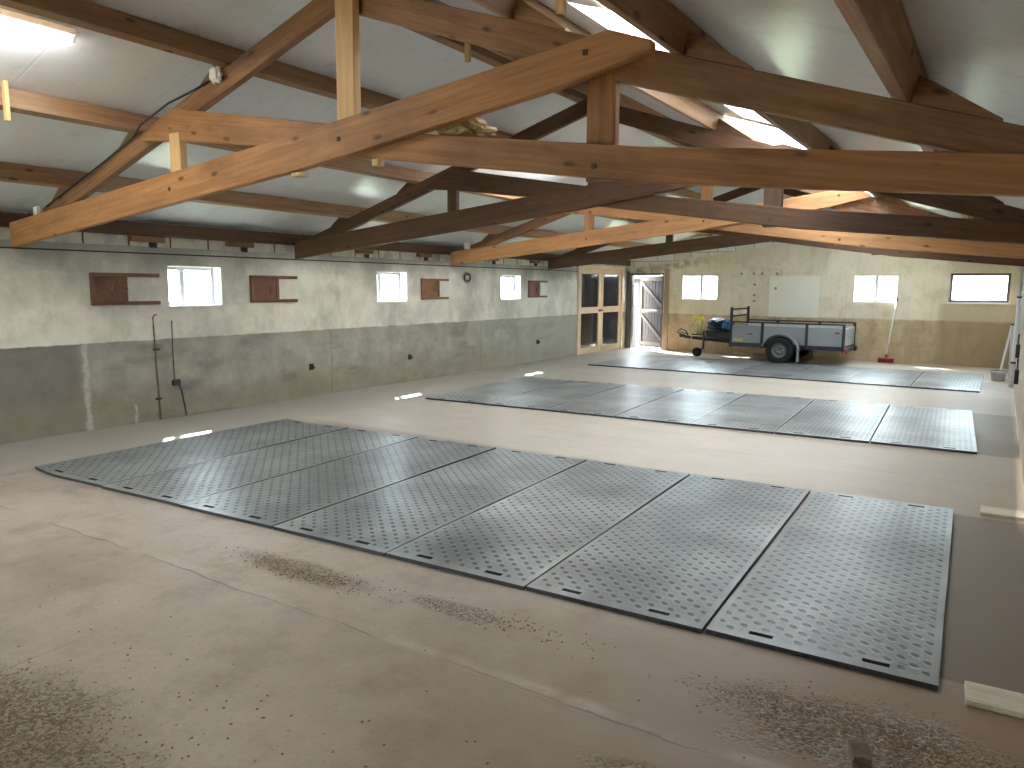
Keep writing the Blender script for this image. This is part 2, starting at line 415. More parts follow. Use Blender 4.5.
class MB:                                    # collects shapes of ONE mesh, world coordinates
    def __init__(s): s.v = []; s.f = []
    def add(s, v, f):
        k = len(s.v); s.v += [tuple(q) for q in v]; s.f += [tuple(i + k for i in q) for q in f]; return s
    def box(s, a, b):
        x0, y0, z0 = a; x1, y1, z1 = b
        return s.add([(x0,y0,z0),(x1,y0,z0),(x1,y1,z0),(x0,y1,z0),(x0,y0,z1),(x1,y0,z1),(x1,y1,z1),(x0,y1,z1)],
                     [(3,2,1,0),(4,5,6,7),(0,1,5,4),(1,2,6,5),(2,3,7,6),(3,0,4,7)])
    def prism(s, pts, y0, y1):               # polygon in xz, extruded along y
        n = len(pts)
        v = [(p[0], y0, p[1]) for p in pts] + [(p[0], y1, p[1]) for p in pts]
        return s.add(v, [tuple(range(n)), tuple(range(2*n-1, n-1, -1))] + [(i, (i+1) % n, n+(i+1) % n, n+i) for i in range(n)])
    def bar(s, p, q, w, h, up=(0, 0, 1)):
        p, q = Vector(p), Vector(q); d = (q - p).normalized(); u = Vector(up)
        sd = d.cross(u)
        if sd.length < 1e-4: sd = d.cross(Vector((0, 1, 0)))
        sd.normalize(); u = sd.cross(d)
        v = []
        for e in (p, q):
            for a, b in ((-1,-1),(1,-1),(1,1),(-1,1)): v.append(e + sd*a*w/2 + u*b*h/2)
        return s.add(v, [(0,1,2,3),(7,6,5,4),(0,4,5,1),(1,5,6,2),(2,6,7,3),(3,7,4,0)])
    def tube(s, pts, r, n=10, close=False):
        pts = [Vector(p) for p in pts]; N = len(pts); rings = []
        ref = Vector((0, 0, 1))
        for i, p in enumerate(pts):
            if close: d = pts[(i+1) % N] - pts[i-1]
            else: d = pts[min(i+1, N-1)] - pts[max(i-1, 0)]
            d.normalize()
            a = d.cross(ref)
            if a.length < .05: a = d.cross(Vector((1, 0, 0)))
            a.normalize(); b = a.cross(d)
            rr = r[i] if isinstance(r, (list, tuple)) else r
            rings.append([p + (a*math.cos(2*PI*k/n) + b*math.sin(2*PI*k/n))*rr for k in range(n)])
        v = [q for g in rings for q in g]; f = []
        for i in range(N if close else N-1):
            j = (i+1) % N
            f += [(i*n+k, i*n+(k+1) % n, j*n+(k+1) % n, j*n+k) for k in range(n)]
        if not close: f += [tuple(range(n))[::-1], tuple((N-1)*n+k for k in range(n))]
        return s.add(v, f)
    def lathe(s, prof, c, axis='y', n=28):   # prof: (radius, offset along axis)
        v = []; m = len(prof)
        for k in range(n):
            a = 2*PI*k/n
            for r, h in prof:
                if axis == 'y': v.append((c[0]+r*math.cos(a), c[1]+h, c[2]+r*math.sin(a)))
                elif axis == 'z': v.append((c[0]+r*math.cos(a), c[1]+r*math.sin(a), c[2]+h))
                else: v.append((c[0]+h, c[1]+r*math.cos(a), c[2]+r*math.sin(a)))
        f = []
        for k in range(n):
            j = (k+1) % n
            f += [(k*m+i, k*m+i+1, j*m+i+1, j*m+i) for i in range(m-1)]
        return s.add(v, f)
    def build(s, name, mat, parent=None, smooth=False, bevel=0, origin=None):
        o = Vector(origin) if origin is not None else (wloc(parent) if parent else Vector((0, 0, 0)))
        return link_mesh(name, [Vector(p) - o for p in s.v], s.f, mat, parent, o, (0, 0, 0), smooth, bevel)

def beam_poly(name, pts, y0, y1, mat, parent=None, direction=None, bevel=.006):
    """timber with an outline in xz extruded in y; its local x runs along the grain"""
    if direction is None: direction = (pts[1][0]-pts[0][0], pts[1][1]-pts[0][1])
    a = math.atan2(direction[1], direction[0])
    ox, oz = pts[0]; n = len(pts); loc = Vector((ox, y0, oz))
    ca, sa = math.cos(a), math.sin(a)
    def L(p):
        dx, dz = p[0]-ox, p[1]-oz
        return (dx*ca + dz*sa, -dx*sa + dz*ca)
    v = [(L(p)[0], 0, L(p)[1]) for p in pts] + [(L(p)[0], y1-y0, L(p)[1]) for p in pts]
    f = [tuple(range(n)), tuple(range(2*n-1, n-1, -1))] + [(i, (i+1) % n, n+(i+1) % n, n+i) for i in range(n)]
    return link_mesh(name, v, f, mat, parent, loc, (0, -a, 0), False, bevel)
def beam(name, p, q, w, h, mat, parent=None, bevel=.005, up=(0, 0, 1)):
    """square timber from p to q, local x along it"""
    p, q = Vector(p), Vector(q); d = (q-p); L = d.length; d.normalize(); u = Vector(up)
    sd = u.cross(d)
    if sd.length < 1e-4: sd = Vector((0, 1, 0)).cross(d)
    sd.normalize(); u = d.cross(sd)
    R = Matrix((d, sd, u)).transposed()
    v = [(x, y*w/2, z*h/2) for x in (0, L) for y, z in ((-1,-1),(1,-1),(1,1),(-1,1))]
    return link_mesh(name, v, [(0,1,2,3),(7,6,5,4),(0,4,5,1),(1,5,6,2),(2,6,7,3),(3,7,4,0)], mat, parent, p, R.to_euler(), False, bevel)

def wall_mesh(us, zs, holes, thick, place):
    """a thick wall with rectangular holes; place(u, z, depth) gives the point"""
    U = sorted(set([us[0], us[1]] + [h[i] for h in holes for i in (0, 1)])); Z = sorted(set([zs[0], zs[1]] + [h[i] for h in holes for i in (2, 3)]))
    solid = lambda i, j: 0 <= i < len(U)-1 and 0 <= j < len(Z)-1 and not any(h[0] <= (U[i]+U[i+1])/2 <= h[1] and h[2] <= (Z[j]+Z[j+1])/2 <= h[3] for h in holes)
    m = MB(); idx = {}
    def V(i, j, d):
        if (i, j, d) not in idx: idx[(i, j, d)] = len(m.v); m.v.append(tuple(place(U[i], Z[j], thick*d)))
        return idx[(i, j, d)]
    for i in range(len(U)-1):
        for j in range(len(Z)-1):
            if not solid(i, j): continue
            for d in (0, 1): m.f.append((V(i,j,d), V(i+1,j,d), V(i+1,j+1,d), V(i,j+1,d)))
            if not solid(i-1, j): m.f.append((V(i,j,0), V(i,j+1,0), V(i,j+1,1), V(i,j,1)))
            if not solid(i+1, j): m.f.append((V(i+1,j,0), V(i+1,j+1,0), V(i+1,j+1,1), V(i+1,j,1)))
            if not solid(i, j-1): m.f.append((V(i,j,0), V(i+1,j,0), V(i+1,j,1), V(i,j,1)))
            if not solid(i, j+1): m.f.append((V(i,j+1,0), V(i+1,j+1,0), V(i+1,j+1,1), V(i,j+1,1)))
    return m

# ---------------------------------------------------------------- the shell
XL, XR, YB, YF = -8.52, .25, 18.65, -3.4
RX = -3.89                                            # ridge
RZ = 3.645
zl = lambda x: RZ + .309*(x - RX)                   # rafter top, left and right slope
zr = lambda x: RZ - .3425*(x - RX)
PH = .17                                              # purlin height
LW = [(1.75, 2.50), (5.39, 6.14), (9.03, 9.77), (12.62, 13.37)]
ZW = (1.37, 1.865)
DY, DZ = (15.95, 18.32), (0, 2.1)

m = MB().box((-9.4, YF, -.25), (1.2, YB, 0))
struct(m.build('floor', M['floor']))
m = MB().box((-60, -40, -.30), (60, 70, -.26))
struct(m.build('ground', M['grass']))

m = wall_mesh((YF, YB), (-.2, 2.0), [(a, b, *ZW) for a, b in LW] + [(DY[0], DY[1], -.2, 2.08)], .2, lambda u, z, d: (XL - d, u, z))
struct(m.build('wall_left', M['wall_left']))
m = MB(); m.box((XL - .2, YF, 2.0), (XL - .02, YB, 2.205)); m.box((XL - .2, YF, 2.205), (XL - .03, YB, 2.37))
struct(m.build('trim_1', M['blocks']))
# dark joint under the block course
m = MB(); m.box((XL - .05, YF, 1.992), (XL + .006, 15.9, 2.008))
struct(m.build('trim_2', M['bolt']))

BW = [(-6.95, -6.04, 1.33, 1.955), (-2.88, -1.985, 1.33, 1.94), (-1.0, .09, 1.36, 1.975)]
DX = (-8.42, -7.46)
m = wall_mesh((XL - .2, XR + .3), (-.2, 4.1), BW + [(DX[0], DX[1], -.2, 2.0)], .22, lambda u, z, d: (u, YB + d, z))
def clip_roof(o, off):
    bm = bmesh.new(); bm.from_mesh(o.data)
    for nx, sgn in ((-.309, 1), (.3425, 1)):
        bmesh.ops.bisect_plane(bm, geom=bm.verts[:] + bm.edges[:] + bm.faces[:], plane_co=(RX, 0, RZ + off), plane_no=Vector((nx, 0, 1)).normalized(), clear_outer=True)
        es = [e for e in bm.edges if e.is_boundary]
        if es: bmesh.ops.holes_fill(bm, edges=es, sides=0)
    bm.to_mesh(o.data); bm.free()
o = struct(m.build('wall_back', M['wall_back'])); clip_roof(o, PH + .02)
RW = [(15.85, 16.65), (12.2, 12.95), (8.6, 9.35)]
m = wall_mesh((1.25, YB + .22), (-.2, 2.42), [(a, b, *ZW) for a, b in RW], .22, lambda u, z, d: (XR + d, u, z))
struct(m.build('wall_right', M['wall_right']))
m = wall_mesh((XL - .2, 1.4), (-.2, 4.1), [(-7.2, -6.0, -.2, 2.05)], .2, lambda u, z, d: (u, YF - d, z))  # doorway in this unseen wall added to let daylight in
o = struct(m.build('wall_front', M['wall_front'])); clip_roof(o, PH + .02)
# short return beside the opening the photographer stands in
struct(MB().box((1.2, YF, -.2), (1.4, 1.25, 2.0)).build('wall_right_return', M['wall_right']))

# roof panels (underside is the ceiling), light strip left open on the right slope
SX1 = -1.56
def slab(x0, x1, f, y0, y1, t=.06):
    return MB().prism([(x0, f(x0) + PH), (x1, f(x1) + PH), (x1, f(x1) + PH + t), (x0, f(x0) + PH + t)], y0, y1)
Y0, Y1 = YF - .4, YB + .35
struct(slab(-8.78, RX, zl, Y0, Y1).build('ceiling', M['ceiling']))
SKY = [(3.88, 7.26, -2.18), (7.50, 10.8, -2.44), (11.05, 14.25, -2.44), (14.55, 17.6, -2.30)]
m = MB(); y = Y0
for a, b, sx in SKY:
    q = slab(RX, 1.6, zr, y, a); m.add(q.v, q.f)
    q = slab(RX, sx, zr, a, b); m.add(q.v, q.f)
    q = slab(SX1, 1.6, zr, a, b); m.add(q.v, q.f); y = b
q = slab(RX, 1.6, zr, y, Y1); m.add(q.v, q.f)
struct(m.build('ceiling', M['ceiling']))
# translucent corrugated sheets over the openings
for n, (a, b, sx) in zip((8, 12, 13, 14), SKY):
    m = MB(); ny = int((b-a)/.022); v = []
    for i in range(ny + 1):
        y = a - .03 + (b - a + .06) * i / ny; dz = .012 * math.sin(y * 2 * PI / .09)
        v += [(sx - .02, y, zr(sx - .02) + PH + .085 + dz), (SX1 + .02, y, zr(SX1 + .02) + PH + .085 + dz)]
    struct(m.add(v, [(2*i, 2*i+1, 2*i+3, 2*i+2) for i in range(ny)]).build('window_%d' % n, M['opal'], smooth=True))

# ---------------------------------------------------------------- windows
def rect_frame(m, a0, a1, z0, z1, w, put):            # four bars of a frame
    for q in ((a0, a0+w, z0, z1), (a1-w, a1, z0, z1), (a0+w, a1-w, z0, z0+w), (a0+w, a1-w, z1-w, z1)): put(m, *q)
def side_window(n, y0, y1, xin, sgn, mull):
    xo = xin + sgn * .15
    put = lambda m, a, b, c, d: m.box((min(xo, xo + sgn*.045), a, c), (max(xo, xo + sgn*.045), b, d))
    m = MB(); rect_frame(m, y0, y1, *ZW, .05, put)
    fr = struct(m.build('window_%d' % n, M['frame'], origin=(xo, (y0+y1)/2, ZW[0]), bevel=.003))
    m = MB(); put(m, y0+(y1-y0)*mull-.034, y0+(y1-y0)*mull+.034, ZW[0]+.05, ZW[1]-.05); m.build('mullion', M['frame'], fr)
    xg = xo + sgn*.02; m = MB(); m.box((xg-.003, y0+.03, ZW[0]+.03), (xg+.003, y1-.03, ZW[1]-.03)); m.build('pane', M['glass'], fr)
    m = MB()
    e = .008; xi, xe = sorted((xin + sgn*.002, xo))
    for q in ((y0, y0+e, *ZW), (y1-e, y1, *ZW), (y0+e, y1-e, ZW[0], ZW[0]+e), (y0+e, y1-e, ZW[1]-e, ZW[1])): m.box((xi, q[0], q[2]), (xe, q[1], q[3]))
    m.build('reveal', M['reveal'], fr)
side_window(1, *LW[1], XL, -1, .38); side_window(2, *LW[2], XL, -1, .3); side_window(3, *LW[3], XL, -1, .55); side_window(9, *LW[0], XL, -1, .4)
side_window(7, *RW[0], XR, 1, .5); side_window(10, *RW[1], XR, 1, .5); side_window(11, *RW[2], XR, 1, .5)
def back_window(n, x0, x1, z0, z1, mull, mat, w, rev):
    yo = YB + .13
    put = lambda m, a, b, c, d: m.box((a, yo, c), (b, yo + .045, d))
    m = MB(); rect_frame(m, x0, x1, z0, z1, w, put)
    fr = struct(m.build('window_%d' % n, mat, origin=((x0+x1)/2, yo, z0), bevel=.003))
    if mull: m = MB(); put(m, x0+(x1-x0)*mull-.036, x0+(x1-x0)*mull+.036, z0+w, z1-w); m.build('mullion', mat, fr)
    m = MB(); m.box((x0+w-.005, yo+.02, z0+w-.005), (x1-w+.005, yo+.026, z1-w+.005)); m.build('pane', M['glass'], fr)
    m = MB(); e = .008
    for q in ((x0, x0+e, z0, z1), (x1-e, x1, z0, z1), (x0+e, x1-e, z0, z0+e), (x0+e, x1-e, z1-e, z1)): m.box((q[0], YB - .002, q[2]), (q[1], yo, q[3]))
    m.build('reveal', rev, fr)
back_window(4, *BW[0], .5, M['frame'], .04, M['reveal'])
back_window(5, *BW[1], .5, M['frame'], .035, M['reveal'])
back_window(6, *BW[2], None, M['doorbrace'], .055, M['doorbrace'])
m = MB().box((-1.02, YB - .03, 1.335), (.11, YB + .05, 1.36)); struct(m.build('trim_3', M['whitepaint']))

# ---------------------------------------------------------------- double door in the left wall
d1 = bpy.data.objects.new('door_1', None); C.objects.link(d1); d1.location = (XL, 17.1, 0); struct(d1)
yl = (DY[0], (DY[0]+DY[1])/2, DY[1]); xf = XL - .03
m = MB()
for q in ((DY[0]-.07, DY[0]+.0, 0, 2.14), (DY[1], DY[1]+.07, 0, 2.14), (DY[0]-.07, DY[1]+.07, 2.08, 2.16)):
    m.box((XL-.12, q[0], q[2]), (XL+.03, q[1], q[3]))
m.box((XL-.16, DY[0], -.01), (XL-.06, DY[1], .05)); m.build('door_frame', M['doorpine'], d1, bevel=.004)
for k in (0, 1):
    a, b = yl[k]+.008, yl[k+1]-.008; s = .125
    m = MB()
    for q in ((a, a+s, .006, 2.07), (b-s, b, .006, 2.07), (a+s, b-s, .006, .15), (a+s, b-s, .99, 1.14), (a+s, b-s, 1.95, 2.07)):
        m.box((xf-.02, q[0], q[2]), (xf+.035, q[1], q[3]))
    lf = m.build('door_leaf', M['doorpine'], d1, bevel=.004)
    for z0, z1 in ((.15, .99), (1.14, 1.95)):
        MB().box((xf-.01, a+s, z0), (xf+.004, b-s, z1)).build('dark_panel', M['darkglass'], lf)
    if k == 0: MB().box((xf+.035, b-.11, 1.02), (xf+.06, b-.02, 1.08)).build('latch', M['iron'], lf)
    else: MB().box((xf+.035, a+.02, 1.03), (xf+.055, a+.09, 1.06)).build('latch', M['iron'], lf)

# ---------------------------------------------------------------- boarded door in the back wall, opened outwards
d2 = bpy.data.objects.new('door_2', None); C.objects.link(d2); d2.location = (DX[1]-.02, YB+.16, 0); struct(d2)
m = MB()
for q in ((DX[0], DX[0]+.05, 0, 2.0), (DX[1]-.05, DX[1], 0, 2.0), (DX[0], DX[1], 1.95, 2.0)): m.box((q[0], YB+.02, q[2]), (q[1], YB+.16, q[3]))
m.build('door_frame', M['doorbrace'], d2, bevel=.003)
dl = bpy.data.objects.new('door_leaf_boards', None)
W = .90; hx, hy = DX[1]-.03, YB+.17; phi = math.radians(24)
def leafpt(u, d, z): return (hx - u*math.cos(phi) - d*math.sin(phi)*1.0, hy + u*math.sin(phi) - d*math.cos(phi), z)
def leafbox(m, u0, u1, d0, d1_, z0, z1):
    v = [leafpt(u, d, z) for z in (z0, z1) for u, d in ((u0, d0), (u1, d0), (u1, d1_), (u0, d1_))]
    m.add(v, [(3,2,1,0),(4,5,6,7),(0,1,5,4),(1,2,6,5),(2,3,7,6),(3,0,4,7)])
m = MB(); nb = 8
for k in range(nb): leafbox(m, W*k/nb+.004, W*(k+1)/nb-.004, 0, .022, .03, 1.94)
leafbox(m, 0, W, -.004, .004, .03, 1.94)
leaf = m.build('door_leaf', M['doorwood'], d2, bevel=.002)
m = MB()
for z0, z1 in ((.08, .17), (.94, 1.05), (1.80, 1.92)): leafbox(m, .01, W-.01, .022, .05, z0, z1)
leafbox(m, W-.075, W-.005, .022, .05, .05, 1.93)
m.build('ledge', M['doorbrace'], leaf, bevel=.003)
for z0, z1 in ((.17, .94), (1.05, 1.80)):
    m = MB(); hw = .05
    v = [leafpt(u, d, z) for d in (.022, .048) for u, z in ((.02, z0), (.02, z0+2*hw), (W-.06, z1), (W-.06, z1-2*hw))]
    m.add(v, [(0,1,2,3),(7,6,5,4),(0,4,5,1),(1,5,6,2),(2,6,7,3),(3,7,4,0)]); m.build('brace', M['doorbrace'], leaf)
m = MB(); leafbox(m, .2, .62, .05, .075, 1.0, 1.04); m.build('draw_bar', M['alu'], leaf)
# timber posts either side of the opening
beam('trim_4', (DX[1]+.09, YB-.01, 0), (DX[1]+.09, YB-.01, 2.12), .12, .05, M['postwood'], up=(0, 1, 0)).__setitem__('kind', 'structure')
m = MB().box((DX[0]-.08, YB-.03, 0), (DX[0], YB+.02, 2.05)); struct(m.build('trim_5', M['doorbrace']))

# ---------------------------------------------------------------- roof trusses
def truss(Y, label, mats, dy=0):
    t = thing('roof_truss', label, 'roof truss', (0, Y, 2.0), 'timber scissor trusses under the roof')
    P = lambda *p: list(p)
    mt, mc, mr, mp = mats
    beam_poly('tie_beam', P((-8.405, 2.005), (-8.405, 2.245), (-3.82, 2.712), (-1.80, 2.955), (-1.56, 2.865), (-1.56, 2.815), (-2.07, 2.71), (-4.0, 2.45)), Y-.045, Y+.02, mt, t, (6.6, .72))
    beam_poly('tie_beam', P((.25, 2.0), (.25, 2.165), (-1.62, 2.368), (-2.985, 2.562), (-3.82, 2.712), (-5.67, 3.035), (-6.14, 2.83), (-5.548, 2.772), (-4.459, 2.626), (-3.726, 2.50), (-1.62, 2.185)), Y+.022, Y+.087, mc, t, (-6.1, .95))
    beam_poly('rafter', P((-8.40, zl(-8.40)), (RX, RZ), (RX, RZ-.165), (-8.40, zl(-8.40)-.155)), Y+.09, Y+.16, mr, t, (1, .309))
    beam_poly('rafter', P((.25, zr(.25)), (RX, RZ), (RX, RZ-.165), (-2.28, 2.905), (-1.79, 2.725), (.02, 2.155), (.25, 2.08)), Y+.09, Y+.16, mr, t, (-1, .3425))
    beam_poly('king_post', P((-3.83, 2.60), (-3.83, 3.60), (-3.665, 3.60), (-3.665, 2.60)), Y+.022, Y+.088, mp, t, (0, 1))
    beam_poly('strut', P((-5.735, 2.35), (-5.735, 2.85), (-5.595, 2.85), (-5.595, 2.35)), Y+.0215, Y+.088, mp, t, (0, 1))
    beam_poly('strut', P((-1.985, 2.22), (-1.985, 2.93), (-1.815, 2.93), (-1.815, 2.22)), Y+.088, Y+.15, mc, t, (0, 1))
    # triangular cleats that stop the purlins sliding
    for x in (-2.47, -1.44, -.40):
        beam_poly('cleat', P((x, zr(x)), (x, zr(x)+.13), (x+.34, zr(x+.34)+.012), (x+.34, zr(x+.34))), Y+.092, Y+.158, mr, t, (1, -.3425), .003)
    for x in (-5.11, -6.30, -7.51):
        beam_poly('cleat', P((x, zl(x)), (x-.3, zl(x-.3)), (x-.3, zl(x-.3)+.012), (x, zl(x)+.13)), Y+.092, Y+.158, mr, t, (1, .309), .003)
    # bolt plates
    for x, z, yy in ((-1.93, 2.86, Y-.045), (-1.9, 2.29, Y+.022), (-5.66, 2.40, Y-.045), (-3.75, 2.60, Y-.045)):
        MB().box((x-.015, yy-.006, z-.015), (x+.015, yy+.002, z+.015)).build('bolt_plate', M['bolt2'], t, bevel=.003)
    return t
TY = (3.68, 7.30, 10.86, 14.33)
tr = []
tr.append(truss(TY[0], 'nearest timber roof truss, warm orange pine, closest to the camera', (M['pine_warm'], M['pine_warm'], M['pine_brown'], M['pine_pale'])))
tr.append(truss(TY[1], 'second timber roof truss from the front, dark brown', (M['pine_dark_shaded'],)*4))
tr.append(truss(TY[2], 'third timber roof truss from the front, light orange wood', (M['pine_light'], M['pine_light'], M['pine_brown'], M['pine_light'])))
tr.append(truss(TY[3], 'farthest roof truss, dark brown, just before the end wall', (M['pine_dark_shaded'],)*4))
# spliced packing under the nearest truss
m = MB().box((-4.24, TY[0]-.03, 2.395), (-4.15, TY[0]+.05, 2.422)); m.build('packing_block', M['pine_pale'], tr[0], bevel=.004)
m = MB().box((-3.53, TY[0]+.03, 2.42), (-3.47, TY[0]+.09, 2.465)); m.build('packing_block', M['pine_pale'], tr[0], bevel=.004)

# ---------------------------------------------------------------- purlins
PUR = [(-5.06, 'L', 'brown timber purlin under the left ceiling slope, nearest the ridge, just above the tube light'),
       (-6.25, 'L', 'brown timber middle purlin of the left ceiling slope, with a short stick hanging from it'),
       (-7.46, 'L', 'brown timber purlin low on the left ceiling slope, second up from the left wall'),
       (-3.98, 'L', 'brown timber ridge purlin at the top of the left ceiling slope'),
       (-3.74, 'R', 'brown timber ridge purlin at the top of the right ceiling slope'),
       (-2.52, 'R', 'brown timber purlin along the upper edge of the bright roof light strip'),
       (-1.49, 'R', 'brown timber purlin along the lower edge of the bright roof light strip'),
       (-.45, 'R', 'mouldy brown purlin above the camera on the right ceiling slope, nearest the right wall')]
for x, s, lab in PUR:
    f = zl if s == 'L' else zr; sl = .309 if s == 'L' else -.3425
    nrm = Vector((-sl, 0, 1)).normalized()
    c = Vector((x, 0, f(x))) + nrm * (PH/2 - .006)
    o = beam('purlin', (c.x, YF+.01, c.z), (c.x, YB-.01, c.z), .075, PH-.012, M['purlin'], None, .005, nrm)
    tag(o, lab, 'roof beam', 'roof purlins')
o = beam('wall_plate', (-8.465, YF+.01, 2.275), (-8.465, YB-.01, 2.275), .10, .15, M['pine_dark_shaded'], None, .006)
tag(o, 'dark lowest roof beam lying on top of the left wall block course', 'roof beam', 'roof purlins')
# short sticks hanging from purlins
def stick(x, y, z0, z1, lab, tilt=0):
    o = beam('batten', (x, y, z0), (x+tilt, y, z1), .045, .03, M['pine_pale'], None, .003, (0, 1, 0))
    tag(o, lab, 'stick', 'short sticks nailed to the purlins')
stick(-6.14, 2.70, 2.81, 3.09, 'pale short stick hanging on the left purlin at the far left')
stick(-3.672, 4.96, 3.39, 3.62, 'short dark stick hanging below the ridge beams behind the near truss')
stick(-1.945, 3.4, 2.98, 3.15, 'pale stick end hanging beside the roof light strip at the top')

# ---------------------------------------------------------------- electrics on the truss
def junction(x, y, z, s, lab, arms=True):
    t = thing('junction_box', lab, 'junction box', (x, y, z), 'white junction boxes on the roof timbers')
    MB().box((x-s, y-.045, z-s), (x+s, y, z+s)).build('box', M['white'], t, bevel=.012)
    MB().box((x-s*.8, y-.056, z-s*.8), (x+s*.8, y-.044, z+s*.8)).build('lid', M['white'], t, bevel=.004)
    if arms:
        for k in range(6):
            a = k*PI/3
            MB().tube([(x+math.cos(a)*s*.8, y-.022, z+math.sin(a)*s*.8), (x+math.cos(a)*s*1.35, y-.022, z+math.sin(a)*s*1.35)], .016, 8).build('cable_gland', M['white'], t)
    return t
junction(-5.15, 3.765, 3.225, .05, 'white junction box with stubs on the near left rafter')
junction(-8.02, 3.765, 2.345, .05, 'small white box at the foot of the near truss by the left wall', False)
junction(-8.1, 10.945, 2.35, .06, 'small white box at the foot of the third truss by the left wall', False)
m = MB().tube([(-7.9, 3.758, zl(-7.9)-.02), (-6.8, 3.758, zl(-6.8)-.02), (-6.3, 3.74, zl(-6.3)-.02), (-6.1, 3.688, zl(-6.1)-.012), (-5.7, 3.688, zl(-5.7)-.012), (-5.5, 3.74, zl(-5.5)-.01), (-5.26, 3.757, zl(-5.26)-.025)], .008, 6)
tag(m.build('cable', M['cablem'], smooth=True), 'black cable running up the top edge of the near left rafter', 'cable')

# ---------------------------------------------------------------- tube lights
def tube_light(x, y0, y1, lab, f=zl, sl=.346):
    z = f(x) + PH
    t = thing('tube_light', lab, 'light', (x, y0, z), 'fluorescent tube lights')
    MB().box((x-.06, y0, z-.075), (x+.06, y1, z-.03)).build('housing', M['white'], t, bevel=.008)
    MB().tube([(x, y0+.02, z-.10), (x, y1-.02, z-.10)], .032, 14).build('tube', M['lamp'], t, smooth=True)
    for y in (y0, y1-.03): MB().box((x-.03, y, z-.12), (x+.03, y+.03, z-.07)).build('end_cap', M['white'], t, bevel=.004)
tube_light(-5.37, 1.30, 2.80, 'lit fluorescent tube on the ceiling at the upper left')
tube_light(-5.37, 8.3, 9.8, 'lit fluorescent tube on the ceiling between second and third truss')

# ---------------------------------------------------------------- sliding hatches on the left wall
HT = [(4.45, 5.26, .52, 'reddish brown sliding wooden hatch left of the nearest window'), (6.57, 7.36, .60, 'brown sliding wooden hatch right of the nearest window'),
      (10.13, 10.87, .66, 'brown sliding wooden hatch beside the middle window of the left wall'), (13.65, 14.41, .60, 'farthest brown wooden hatch, nearest the double door')]
for hi, (y0, y1, fr, lab) in enumerate(HT):
    hm = M['pine_brown'] if hi == 2 else M['hatch']
    t = thing('sliding_hatch', lab, 'hatch', (XL, (y0+y1)/2, 1.40), 'sliding wooden hatches on the left wall')
    for z in (1.40, 1.725): beam('rail', (XL+.02, y0, z+.02), (XL+.02, y1, z+.02), .045, .04, hm, t, .003)
    beam('stile', (XL+.02, y0+.02, 1.44), (XL+.02, y0+.02, 1.725), .045, .04, hm, t, .003, (0, 1, 0))
    yp = y0+(y1-y0)*fr
    p = MB().box((XL+.004, y0+.04, 1.44), (XL+.022, yp, 1.725)).build('panel', hm, t, bevel=.002)
    MB().box((XL+.022, yp-.05, 1.45), (XL+.034, yp-.005, 1.715)).build('edge_batten', hm, p, bevel=.002)
    MB().box((XL+.022, yp-.16, 1.53), (XL+.04, yp-.135, 1.63)).build('grip', hm, p, bevel=.003)

# ---------------------------------------------------------------- bits on the left wall
t = thing('wall_pipe', 'rusty thin pipe with a hooked top on the left wall below the window', 'pipe', (XL+.02, 5.17, 0))
MB().tube([(XL+.012, 5.20, 0), (XL+.012, 5.18, .6), (XL+.012, 5.165, 1.15), (XL+.02, 5.155, 1.24), (XL+.03, 5.175, 1.275), (XL+.02, 5.21, 1.28)], .008, 8).build('tube', M['rustpipe'], t, smooth=True)
for z in (.25, .85): MB().box((XL, 5.15, z), (XL+.036, 5.215, z+.02)).build('clip', M['iron'], t)
def valve(y, z, lab):
    t = thing('wall_socket', lab, 'socket', (XL, y, z), 'old fittings low on the left wall')
    MB().box((XL, y-.035, z-.045), (XL+.03, y+.035, z+.045)).build('plate', M['steel'], t, bevel=.006)
    MB().tube([(XL+.03, y, z), (XL+.07, y, z-.01)], .018, 10).build('spout', M['iron'], t)
valve(7.6, .44, 'dark old wall fitting below the second hatch'); valve(9.8, .42, 'dark old wall fitting below the middle window'); valve(14.06, .43, 'dark old wall fitting nearest the double door')
t = thing('cable_outlet', 'dark box with a loose cable hanging to the floor on the left wall', 'cable', (XL, 5.42, 0))
MB().box((XL, 5.37, .40), (XL+.045, 5.47, .47)).build('box', M['black'], t, bevel=.008)
MB().tube([(XL+.012, 5.405, 1.2), (XL+.012, 5.40, .8), (XL+.014, 5.40, .47)], .006, 6).build('supply_cable', M['cablem'], t, smooth=True)
MB().tube([(XL+.03, 5.44, .42), (XL+.04, 5.47, .34), (XL+.03, 5.50, .2), (XL+.03, 5.53, .01)], .010, 8).build('loose_cable', M['cablem'], t, smooth=True)
t = thing('hanging_coil', 'small coil of wire hanging high on the left wall below the third truss', 'wire coil', (XL+.03, 11.45, 1.76))
MB().tube([(XL+.03, 11.45+.09*math.cos(a*PI/10), 1.8+.075*math.sin(a*PI/10)) for a in range(20)], .016, 8, True).build('loop', M['steel'], t, smooth=True)
MB().tube([(XL, 11.42, 1.9), (XL+.04, 11.44, 1.87)], .008, 6).build('nail', M['iron'], t)
